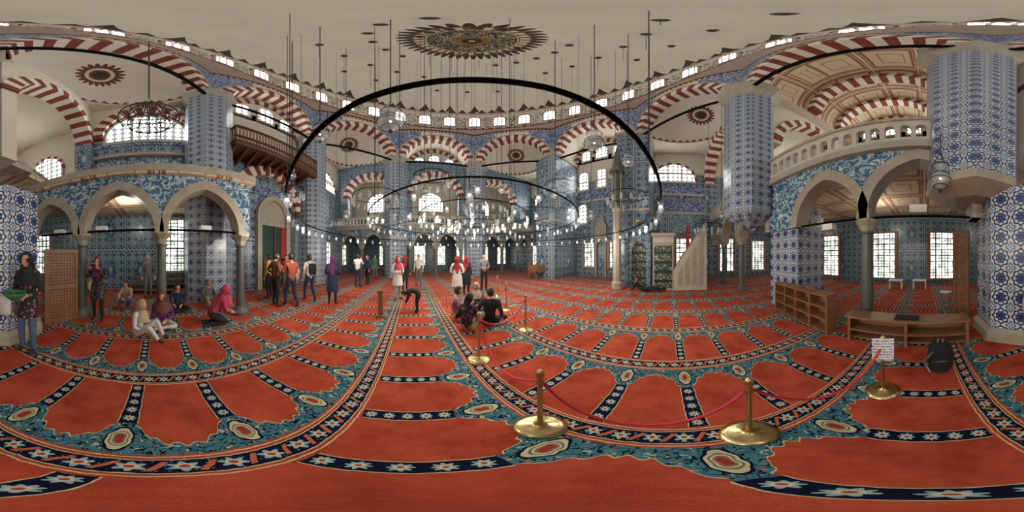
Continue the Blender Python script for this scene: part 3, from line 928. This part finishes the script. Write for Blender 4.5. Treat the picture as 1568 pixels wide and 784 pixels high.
# ------------------------------------------------------------ chandeliers
def circle(cx,cy,R,z,n=72): return [(cx+R*cos(2*pi*k/n),cy+R*sin(2*pi*k/n),z) for k in range(n)]
mb=MB(); bl=MB(); ch=MB()
cx,cy=C[0]+.05,C[1]+.0
def glasslamp(mb,x,y,z,k=1.0):
    mb.tube([(x,y,z),(x,y,z-.12*k)],.004,'chain',4)
    mb.lathe((x,y,z-.3*k),[(.008*k,0),(.03*k,.02*k),(.045*k,.07*k),(.03*k,.11*k),(.05*k,.17*k)],'glass',10,False)
CR=((5.0,2.55,.02,64,12),(3.3,2.8,.016,44,8),(1.8,3.0,.014,26,6),(.8,2.75,.012,14,4))
for (R,z,tr_,nl,nc) in CR:
    mb.tube(circle(cx,cy,R,z,96),tr_,'iron',8,closed=True)
    for k in range(nl):
        a=2*pi*(k+.5)/nl; x,y=cx+R*cos(a),cy+R*sin(a)
        if sqrt(x*x+y*y)<1.9: continue
        glasslamp(mb,x,y,z)
        if k%2==0: bl.ball((x,y,z-.2),.022,'bulb',8,6)
    for k in range(nc):
        a=2*pi*(k+.72)/nc; x,y=cx+R*cos(a),cy+R*sin(a); ch.tube([(x,y,z),(x,y,dome_z(x,y))],.006,'chain',4)
for k in range(8):
    a=2*pi*(k+.5)/8; c0,s0=cos(a),sin(a)
    mb.tube([(cx+.8*c0,cy+.8*s0,2.75),(cx+1.8*c0,cy+1.8*s0,3.0),(cx+3.3*c0,cy+3.3*s0,2.8)],.008,'iron',4)
    for j in range(6):
        R=1.0+j*.42; zz=2.8+.2*(1-abs(R-1.8)/1.5)
        glasslamp(mb,cx+R*c0,cy+R*s0,zz,1.2); 
        if j%2: bl.ball((cx+R*c0,cy+R*s0,zz-.24),.022,'bulb',8,6)
mb.build('ring_chandelier',True); bl.build('chandelier_bulbs',True)
for k in range(44):
    R=[1.8,3.3,5.0,6.2][k%4]; a=k*2.4; x,y=cx+R*cos(a),cy+R*sin(a); z=dome_z(x,y)
    if sqrt(x*x+y*y)<1.0: continue
    ch.lathe((x,y,z-.15),[(.02,-.02),(.16,.03),(.16,.06)],'chain',10)
    if k%2==0: ch.tube([(x,y,z),(x,y,z-3-9*random.random())],.008,'chain',4); 
ch.build('suspension_chains')
def lantern(px,py,d,w,name='glass_lantern',top=None):
    x,y=XY(px,d); z=ZAT(py,d); k=w/.45
    mb=MB()
    mb.lathe((x,y,z),[(.03*k,-.3*k),(.14*k,-.22*k),(.22*k,-.05*k),(.2*k,.06*k),(.12*k,.14*k),(.13*k,.24*k),(.17*k,.32*k)],'glass',18,False)
    for (r,zz) in ((.225,-.05),(.145,-.22),(.205,.06),(.125,.14),(.175,.32)): mb.tube(circle(x,y,r*k,z+zz*k,20),.007,'chain',5,closed=True)
    mb.ball((x,y,z-.02),.022*k,'bulb',10,8); mb.lathe((x,y,z),[(.01,-.4*k),(.04,-.34*k),(.015,-.28*k)],'chain',8)
    tz=top or dome_z(x,y)
    for q in range(3):
        a=2*pi*q/3; mb.tube([(x+.17*k*cos(a),y+.17*k*sin(a),z+.32*k),(x,y,z+.75*k)],.007,'chain',4)
    mb.tube([(x,y,z+.75*k),(x,y,tz)],.011,'chain',5)
    mb.build(name,True)
lantern(598,185,2.5,.44); lantern(490,205,3.3,.38); lantern(910,218,3.1,.4); lantern(962,247,4.2,.32); lantern(440,310,4.3,.3)
lantern(1440,272,2.6,.34,top=4.1); lantern(447,268,5.2,.3); lantern(650,300,5,.26); lantern(768,290,5.5,.26); lantern(850,298,5.3,.26)
lantern(1105,330,6.5,.26,top=ZS); lantern(530,330,6,.26); lantern(905,330,7,.3); lantern(612,345,4.0,.18); lantern(700,345,6.0,.24)
def small_ring(px,py,d,R,nl,top=None):
    x,y=XY(px,d); z=ZAT(py,d); mb=MB()
    mb.tube(circle(x,y,R,z,40),.014,'iron',6,closed=True)
    mb.tube([(x-R,y,z),(x+R,y,z)],.008,'iron',4); mb.tube([(x,y-R,z),(x,y+R,z)],.008,'iron',4)
    for k in range(nl):
        a=2*pi*k/nl; glasslamp(mb,x+R*cos(a),y+R*sin(a),z,1.3)
    for k in range(4):
        a=pi/2*k; mb.tube([(x+R*cos(a),y+R*sin(a),z),(x,y,z+R*1.3)],.006,'chain',4)
    mb.tube([(x,y,z+R*1.3),(x,y,top or dome_z(x,y))],.009,'chain',5)
    mb.build('small_ring_chandelier',True)
small_ring(575,300,6.3,.9,16); small_ring(960,300,6.2,.75,14); small_ring(448,290,4.8,.32,8); small_ring(1085,345,7.2,.6,12,ZS); small_ring(745,318,8.5,1.1,18); small_ring(660,270,4.6,.5,12); small_ring(860,285,7.5,.8,14)
x,y=XY(228,2.9); z=ZAT(178,2.9); mb=MB()
for (R,dz) in ((.55,-.1),(.36,.05),(.18,.2),(.38,-.3)):
    mb.tube(circle(x,y,R,z+dz,32),.014,'chain',5,closed=True)
for k in range(12):
    a=2*pi*k/12
    mb.tube([(x+.02*cos(a),y+.02*sin(a),z+.75),(x+.3*cos(a),y+.3*sin(a),z+.2),(x+.55*cos(a),y+.55*sin(a),z-.1),(x+.38*cos(a),y+.38*sin(a),z-.3),(x+.05*cos(a),y+.05*sin(a),z-.2)],.012,'chain',5)
    mb.lathe((x+.55*cos(a),y+.55*sin(a),z-.1),[(.02,0),(.05,.04),(.04,.12)],'glass',8,False)
mb.tube([(x,y,z+.7),(x,y,12.4)],.016,'chain',5); mb.build('wire_chandelier',True)

# ------------------------------------------------------------ people
SK=simple('skin',s2l(200,148,118),.6,var=.06)
def cloth(name,r,g,b): return simple('cloth_'+name,s2l(r,g,b),.85,var=.18,scale=14)
CL={'black':cloth('black',28,28,32),'white':cloth('white',200,197,192),'navy':cloth('navy',36,44,70),'jean':cloth('jean',76,94,126),
'red':cloth('red',140,34,44),'pink':cloth('pink',176,56,84),'purple':cloth('purple',104,48,98),'brown':cloth('brown',112,60,48),
'grey':cloth('grey',104,104,102),'yellow':cloth('yellow',190,162,50),'green':cloth('green',50,110,76),'orange':cloth('orange',150,72,50),
'beige':cloth('beige',170,150,124),'blue':cloth('blue',60,90,160),'hair':simple('hair_dark',s2l(38,26,20),.5,var=.2,scale=30),'hairg':simple('hair_grey',s2l(130,125,120),.6),
'rose':cloth('rose',160,110,126)}
def flowermat():
    m,nt,b=newmat('cloth_floral'); x,y,z,vec=coords(nt,'Object')
    v=voro(nt,vec,14); c=mix(nt,v.lt(.3),s2l(40,34,40),s2l(170,70,90)); v2=voro(nt,vec,9); c=mix(nt,v2.lt(.22),c,s2l(70,140,95))
    nt.links.new(c,b.inputs['Base Color']); b.inputs['Roughness'].default_value=.9; return m
CL['floral']=flowermat()
EYE=simple('eye_dark',(.02,.015,.01),.3); LIP=simple('lips',s2l(160,80,75),.5); EYW=simple('eye_white',(.8,.8,.78),.3)
SHOE=simple('shoe_dark',s2l(40,36,34),.6)
def ellloft(mb,rings,mat,n=16,cap=False):
    vs=[];fs=[]
    for (c,rx,ry) in rings:
        for i in range(n):
            a=2*pi*i/n; vs.append((c[0]+rx*cos(a),c[1]+ry*sin(a),c[2]))
    for j in range(len(rings)-1):
        for i in range(n):
            k=(i+1)%n; fs.append((j*n+i,j*n+k,(j+1)*n+k,(j+1)*n+i))
    mb.mesh(vs,fs,mat)
def hand(mb,w,e,s,mat):
    w=Vector(w);d=(w-Vector(e)).normalized()
    side=d.cross(Vector((0,1,0)))
    if side.length<.2: side=Vector((1,0,0))
    side.normalize(); nr=side.cross(d).normalized()
    for q in (-.02,0,.02): mb.tube([w-d*.01+side*q*.6,w+d*.04+side*q,w+d*.085+side*q],[.017,.018,.014],mat,6)
    for i,L in enumerate((.062,.074,.07,.054)):
        b0=w+d*.08+side*((i-1.5)*.018)
        mb.tube([b0,b0+d*L*.45+nr*.006,b0+d*L*.8+nr*.022,b0+d*L*.95+nr*.038],[.009,.0085,.008,.005],mat,5)
    b0=w+d*.02+side*(-.026)
    mb.tube([b0,b0+d*.03-side*.025+nr*.008,b0+d*.058-side*.03+nr*.02],[.011,.009,.006],mat,5)
def head(mb,c,pitch,yaw,hair,scarf,longhair):
    R=Matrix.Rotation(yaw,3,'Z')@Matrix.Rotation(-pitch,3,'X'); c=Vector(c)
    def put(v): return R@v
    def xf(v):
        k=1-.28*max(0,-v.z/.118)**1.3; v=Vector((v.x*k,v.y*(1-.12*max(0,-v.z/.118))+ (.008 if v.z<-.05 and v.y>0 else 0),v.z)); return R@v
    mb.ball(c,(.076,.096,.118),SK,18,14,xf=xf)
    def part(o,r,m,nu=8,nv=6): mb.ball(c+R@Vector(o),r,m,nu,nv,xf=put)
    for s in (-1,1):
        part((s*.03,.083,.005),(.014,.008,.008),EYW); part((s*.03,.0905,.005),(.007,.004,.007),EYE)
        part((s*.031,.087,.026),(.019,.006,.004),CL['hair']); part((s*.077,0,-.005),(.012,.02,.03),SK)
    mb.mesh([c+R@Vector(v) for v in ((-.009,.088,.01),(.009,.088,.01),(.017,.086,-.032),(-.017,.086,-.032),(0,.12,-.026),(0,.094,.012))],[(0,3,4,5),(1,5,4,2),(3,2,4),(0,5,1)],SK)
    part((0,.083,-.058),(.026,.01,.009),LIP)
    if scarf:
        S1=CL[scarf]
        mb.ball(c+R@Vector((0,-.012,.008)),(.1,.122,.142),S1,20,14,keep=lambda m:not(m.y>.055 and abs(m.x)<.066 and m.z<.085),xf=put)
        rr=[((0,.0,-.085),.082,.1),((0,-.01,-.13),.1,.105),((0,-.015,-.18),.15,.125),((0,-.02,-.25),.2,.15),((0,.0,-.36),.19,.16)]
        ellloft(mb,[((c.x+o[0],c.y+o[1],c.z+o[2]),a,b) for o,a,b in rr],S1)
        mb.tube([c+Vector((0,-.1,-.05)),c+Vector((.02,-.15,-.25)),c+Vector((.02,-.13,-.5))],[.08,.09,.04],S1,8)
    else:
        H=CL[hair]
        mb.ball(c+R@Vector((0,-.008,.01)),(.086,.106,.126),H,18,12,keep=lambda m:(m.z>.055 or m.y<.02) and m.z>-.085,xf=put)
        if longhair: mb.tube([c+R@Vector((0,-.06,.02)),c+R@Vector((0,-.1,-.12)),c+R@Vector((0,-.09,-.3))],[.07,.085,.03],H,8)
BONES=[('pel','spi'),('spi','che'),('che','nk'),('nk','hd'),
('che','shL'),('shL','elL'),('elL','wrL'),('che','shR'),('shR','elR'),('elR','wrR'),
('pel','hiL'),('hiL','knL'),('knL','anL'),('anL','toL'),('pel','hiR'),('hiR','knR'),('knR','anR'),('anR','toR')]
RAD=dict(pel=.13,spi=.115,che=.135,nk=.055,hd=.05,shL=.07,shR=.07,elL=.047,elR=.047,wrL=.03,wrR=.03,hiL=.092,hiR=.092,knL=.062,knR=.062,anL=.042,anR=.042,toL=.034,toR=.034)
def poseJ(pose,arms):
    J={}
    def two(k,x,y,z): J[k+'L']=Vector((-x,y,z)); J[k+'R']=Vector((x,y,z))
    pitch=0
    if pose in('stand','walk'):
        J.update(pel=Vector((0,0,.95)),spi=Vector((0,-.01,1.12)),che=Vector((0,0,1.3)),nk=Vector((0,-.01,1.46)),hd=Vector((0,.012,1.54)))
        two('sh',.175,-.01,1.39);two('hi',.09,0,.9);two('kn',.105,.02,.5);two('an',.11,-.02,.09);two('to',.135,.13,.035)
        if pose=='walk':
            J['knL']+=Vector((0,.14,.02));J['anL']+=Vector((0,.2,.02));J['toL']+=Vector((0,.2,.02));J['anR']+=Vector((0,-.2,.05));J['toR']+=Vector((0,-.17,0));J['knR']+=Vector((0,-.03,0))
    elif pose=='sit':
        J.update(pel=Vector((0,0,.14)),spi=Vector((0,-.03,.32)),che=Vector((0,.02,.5)),nk=Vector((0,.05,.66)),hd=Vector((0,.08,.74)))
        two('sh',.17,.02,.59);two('hi',.1,.03,.13);two('kn',.2,.36,.4);two('an',.13,.52,.08);two('to',.14,.66,.035);pitch=.15
    elif pose=='cross':
        J.update(pel=Vector((0,0,.14)),spi=Vector((0,-.02,.32)),che=Vector((0,.03,.5)),nk=Vector((0,.07,.66)),hd=Vector((0,.1,.74)))
        two('sh',.17,.03,.59);two('hi',.1,.03,.13);two('kn',.36,.3,.14);J['anL']=Vector((.1,.4,.07));J['anR']=Vector((-.12,.34,.08));J['toL']=Vector((.2,.46,.05));J['toR']=Vector((-.22,.38,.06));pitch=.25
    elif pose=='kneel':
        J.update(pel=Vector((0,-.12,.3)),spi=Vector((0,-.03,.46)),che=Vector((0,.1,.62)),nk=Vector((0,.2,.76)),hd=Vector((0,.26,.82)))
        two('sh',.17,.14,.7);two('hi',.1,-.1,.28);two('kn',.13,.28,.09);two('an',.11,-.18,.07);two('to',.11,-.32,.05);pitch=.5
    elif pose=='bend':
        J.update(pel=Vector((0,-.1,.9)),spi=Vector((0,.05,.98)),che=Vector((0,.24,.98)),nk=Vector((0,.38,.92)),hd=Vector((0,.45,.88)))
        two('sh',.17,.28,.95);two('hi',.1,-.08,.85);two('kn',.11,.0,.48);two('an',.12,-.04,.09);two('to',.14,.1,.035);pitch=1.0
    elif pose=='recline':
        J.update(pel=Vector((0,0,.13)),spi=Vector((.0,-.14,.22)),che=Vector((0,-.28,.33)),nk=Vector((0,-.36,.46)),hd=Vector((0,-.37,.54)))
        two('sh',.17,-.33,.4);two('hi',.1,.05,.12);two('kn',.14,.45,.22);two('an',.13,.85,.07);two('to',.15,.9,.18);pitch=.1
    for s,k in ((-1,'L'),(1,'R')):
        sh=J['sh'+k]
        if arms=='down': J['el'+k]=sh+Vector((s*.06,-.03,-.27));J['wr'+k]=sh+Vector((s*.07,.05,-.51))
        elif arms=='photo': J['el'+k]=sh+Vector((s*.08,.13,-.2));J['wr'+k]=sh+Vector((-s*.09,.24,.08))
        elif arms=='hold': J['el'+k]=sh+Vector((s*.07,0,-.26));J['wr'+k]=sh+Vector((-s*.07,.22,-.3))
        elif arms=='knees': J['el'+k]=sh+Vector((s*.06,.14,-.2));J['wr'+k]=sh+Vector((-s*.06,.34,-.24))
        elif arms=='lap': J['el'+k]=sh+Vector((s*.07,.02,-.26));J['wr'+k]=sh+Vector((-s*.06,.22,-.36))
        elif arms=='back': J['el'+k]=sh+Vector((s*.1,-.12,-.2));J['wr'+k]=sh+Vector((s*.12,-.18,-.36))
        elif arms=='hip': J['el'+k]=sh+Vector((s*.2,-.06,-.22));J['wr'+k]=sh+Vector((s*.02,.06,-.38))
        elif arms=='reach': J['el'+k]=sh+Vector((s*.03,.06,-.27));J['wr'+k]=sh+Vector((-s*.03,.16,-.5))
        elif arms=='one':
            if s<0: J['el'+k]=sh+Vector((s*.05,.1,-.24));J['wr'+k]=sh+Vector((s*.0,.3,-.1))
            else: J['el'+k]=sh+Vector((s*.06,-.03,-.27));J['wr'+k]=sh+Vector((s*.07,.05,-.51))
    return J,pitch
def dseg(p,a,b):
    ab=b-a;t=max(0,min(1,(p-a).dot(ab)/ab.length_squared));return (p-a-ab*t).length
def person(name,px,d,face,pose='stand',arms='down',H=1.7,top='white',bot='black',hair='hair',scarf=None,short=False,skirt=None,longhair=False,pack=None,extra=None,wide=1.0,yaw=0):
    J,pitch=poseJ(pose,arms)
    names=list(J); bm=bmesh.new(); lay=bm.verts.layers.skin.verify(); vv={}
    for n_ in names:
        v=bm.verts.new(J[n_]); r=RAD[n_]*wide; v[lay].radius=(r,r); v[lay].use_root=(n_=='pel'); vv[n_]=v
    for a,b_ in BONES: bm.edges.new((vv[a],vv[b_]))
    me=bpy.data.meshes.new('tmp'); bm.to_mesh(me); bm.free()
    o=bpy.data.objects.new('tmp',me); S.collection.objects.link(o)
    o.modifiers.new('s','SKIN'); sb=o.modifiers.new('u','SUBSURF'); sb.levels=2; sb.render_levels=2
    dg=bpy.context.evaluated_depsgraph_get(); ev=o.evaluated_get(dg); em=ev.to_mesh()
    mb=MB(); T=CL[top];B=CL[bot]
    vs=[v.co.copy() for v in em.vertices]; polys=[tuple(p.vertices) for p in em.polygons]
    i0=len(mb.v); mb.v+=[tuple(v) for v in vs]
    for f in polys:
        c=sum((vs[i] for i in f),Vector())/len(f)
        best=min(BONES,key=lambda bn:dseg(c,J[bn[0]],J[bn[1]])-RAD[bn[1]]*.5); a,b_=best
        k=b_[:2]
        if k in('sp','ch','sh'): m=T
        elif k=='nk': m=T if dseg(c,J['nk'],J['hd'])>.075 else SK
        elif k=='hd': m=SK
        elif k=='el': m=T if (not short or (c-J[a]).length<.19) else SK
        elif k=='wr': m=SK if short else (T if (c-J[b_]).length>.05 else SK)
        elif k=='to': m=SHOE
        else: m=B
        mb.f.append(tuple(i0+i for i in f)); mb.m.append(mb.mi(m))
    ev.to_mesh_clear(); bpy.data.objects.remove(o); bpy.data.meshes.remove(me)
    hc=J['hd']+Vector((0,.012,.055)) if pitch<.8 else J['hd']+Vector((0,.06,-.04))
    head(mb,hc,pitch,yaw,hair,scarf,longhair)
    for k in 'LR': hand(mb,J['wr'+k],J['el'+k],1,SK)
    if skirt is not None and pose in('stand','walk'):
        ellloft(mb,[((0,0,1.12),.13,.115),((0,0,1.0),.17,.14),((0,0,.85),.19,.155),((0,.01,skirt),.21,.18)],T)
    if pack:
        c=J['che']+Vector((0,-.2,-.08)); bag(mb,c,.14,.09,.2,CL[pack])
        for s in (-1,1): mb.tube([c+Vector((s*.09,.05,.16)),J['che']+Vector((s*.1,.04,.16)),J['che']+Vector((s*.11,.15,-.0)),J['che']+Vector((s*.14,0,-.18))],.018,CL[pack],6)
    if arms=='photo':
        c=(J['wrL']+J['wrR'])/2+Vector((0,.03,.05)); mb.box(c.x-.06,c.x+.06,c.y-.02,c.y+.03,c.z-.035,c.z+.04,'black'); mb.lathe((c.x,c.y,c.z),[(.028,.0),(.028,.01)],'black',8)
    if extra: extra(mb,J)
    x,y=XY(px,d)
    ob=mb.build(name,True,(x,y,0)); sc=H/1.72; ob.scale=(sc,sc,sc)
    base=atan2(-y,-x)-pi/2
    ob.rotation_euler[2]=base+radians(face)
    return ob
def bowl(mb,J):
    c=(J['wrL']+J['wrR'])/2+Vector((0,.1,.0))
    mb.lathe(tuple(c),[(.06,-.05),(.15,.02),(.17,.07),(.155,.07),(.13,.03)],CL['green'],16,False)
    bag(mb,c+Vector((.28,-.1,-.22)),.12,.06,.17,CL['white'])
def shoulderbag(mb,J):
    bag(mb,J['pel']+Vector((.2,.05,.02)),.05,.1,.12,CL['beige']); mb.tube([J['pel']+Vector((.2,.05,.1)),J['shR']+Vector((0,.06,.03)),J['shL']+Vector((.05,.08,.02))],.01,CL['beige'],5)
P=person
P('woman_holding_bowl',42,2.5,-35,'stand','hold',1.7,'floral','jean',scarf='black',extra=bowl,skirt=.72,wide=1.05)
P('woman_photographing',150,DF(490),-25,'stand','photo',1.62,'floral','black',scarf='purple',skirt=.62,extra=shoulderbag)
P('man_standing_by_wall',227,6.3,10,'stand','down',1.68,'grey','grey',hair='hairg')
P('woman_seated_on_floor',195,DF(468),-30,'sit','knees',1.62,'beige','jean',hair='hair',longhair=True)
P('boy_seated_on_floor',272,DF(474),0,'cross','lap',1.6,'navy','black')
P('man_seated_on_floor',318,DF(467),25,'sit','knees',1.7,'grey','beige',hair='hairg')
P('woman_seated_cross_legged',249,DF(498),-10,'cross','lap',1.62,'purple','white',scarf='brown')
P('woman_seated_in_headscarf',212,DF(514),60,'sit','lap',1.5,'white','white',scarf='beige')
P('woman_kneeling_in_shawl',330,DF(497),110,'kneel','lap',1.65,'pink','black',scarf='pink')
P('man_standing',412,6.2,-120,'stand','down',1.72,'yellow','black')
P('man_standing',422,DF(469),120,'stand','hip',1.76,'brown','black')
P('man_standing',446,DF(471),-150,'walk','one',1.74,'orange','navy',short=True,extra=shoulderbag)
P('man_standing',438,7.2,0,'stand','down',1.7,'red','grey')
P('man_with_backpack',474,DF(462),-150,'walk','down',1.7,'white','navy',short=True,pack='black')
P('woman_in_headscarf',509,DF(467),170,'stand','hold',1.66,'navy','black',scarf='purple',skirt=.5)
P('man_standing',548,DF(440),160,'stand','photo',1.75,'white','navy')
P('man_standing',563,DF(436),-60,'stand','down',1.72,'navy','black')
P('man_standing',574,DF(427),30,'stand','down',1.72,'green','grey')
P('man_standing',599,DF(424),0,'stand','down',1.72,'white','navy')
P('woman_in_headscarf',609,DF(459),30,'stand','hold',1.64,'white','beige',scarf='pink',skirt=.6)
P('woman_in_headscarf',620,DF(445),150,'stand','down',1.66,'black','black',scarf='red')
P('man_standing',641,DF(438),-20,'stand','down',1.75,'white','grey')
P('child_bending_over',638,DF(479),-90,'bend','reach',1.2,'black','black',longhair=True,wide=1.25)
P('woman_in_headscarf',700,DF(462),170,'stand','hold',1.64,'white','beige',scarf='red',skirt=.6)
P('woman_in_headscarf',714,DF(452),150,'stand','down',1.66,'black','black',scarf='red',skirt=.5)
P('man_standing',741,DF(446),20,'stand','hold',1.76,'grey','black')
P('man_seated_on_floor',750,DF(498),170,'cross','back',1.72,'black','black')
P('woman_seated_on_floor',716,DF(507),150,'sit','lap',1.64,'floral','beige',longhair=True)
P('woman_seated_in_headscarf',732,DF(474),-30,'cross','lap',1.62,'grey','jean',scarf='beige')
P('man_seated_on_floor',697,DF(488),90,'sit','knees',1.66,'rose','beige',short=True)
P('man_reclining',985,7.4,80,'recline','back',1.7,'black','black')

# ------------------------------------------------------------ lights
def pt(x,y,z,w,col=(1,.92,.8),r=.025):
    l=bpy.data.lights.new('lamp_light','POINT'); l.energy=w; l.color=col; l.shadow_soft_size=r
    o=bpy.data.objects.new('lamp_light',l); o.location=(x,y,z); S.collection.objects.link(o)
for k in range(8):
    a=2*pi*(k+.5)/8; x,y=cx+5*cos(a),cy+5*sin(a)
    if sqrt(x*x+y*y)<3.2: continue
    pt(x,y,2.2,70)
for k in range(4):
    a=2*pi*(k+.5)/4; pt(cx+1.4*cos(a),cy+1.4*sin(a),2.5,85)
pt(-5.6,-1,3.3,35); pt(2,-7,3.4,40); pt(8,-7,3.4,35); pt(-3.5,-6.5,3.4,30)
w=bpy.data.worlds.new('World'); S.world=w; w.use_nodes=True
bgn=w.node_tree.nodes['Background']; bgn.inputs[0].default_value=(.8,.88,1,1); bgn.inputs[1].default_value=1.0
# ------------------------------------------------------------ camera
cd=bpy.data.cameras.new('camera'); co=bpy.data.objects.new('camera',cd); S.collection.objects.link(co)
cd.type='PANO'
try: cd.cycles.panorama_type='EQUIRECTANGULAR'
except Exception: pass
try: cd.panorama_type='EQUIRECTANGULAR'
except Exception: pass
cd.clip_start=.02; cd.clip_end=200
co.location=(0,0,CAMZ); co.rotation_euler=(pi/2,0,-radians(35)); S.camera=co
S.view_settings.view_transform='Standard'
S.view_settings.exposure=.3
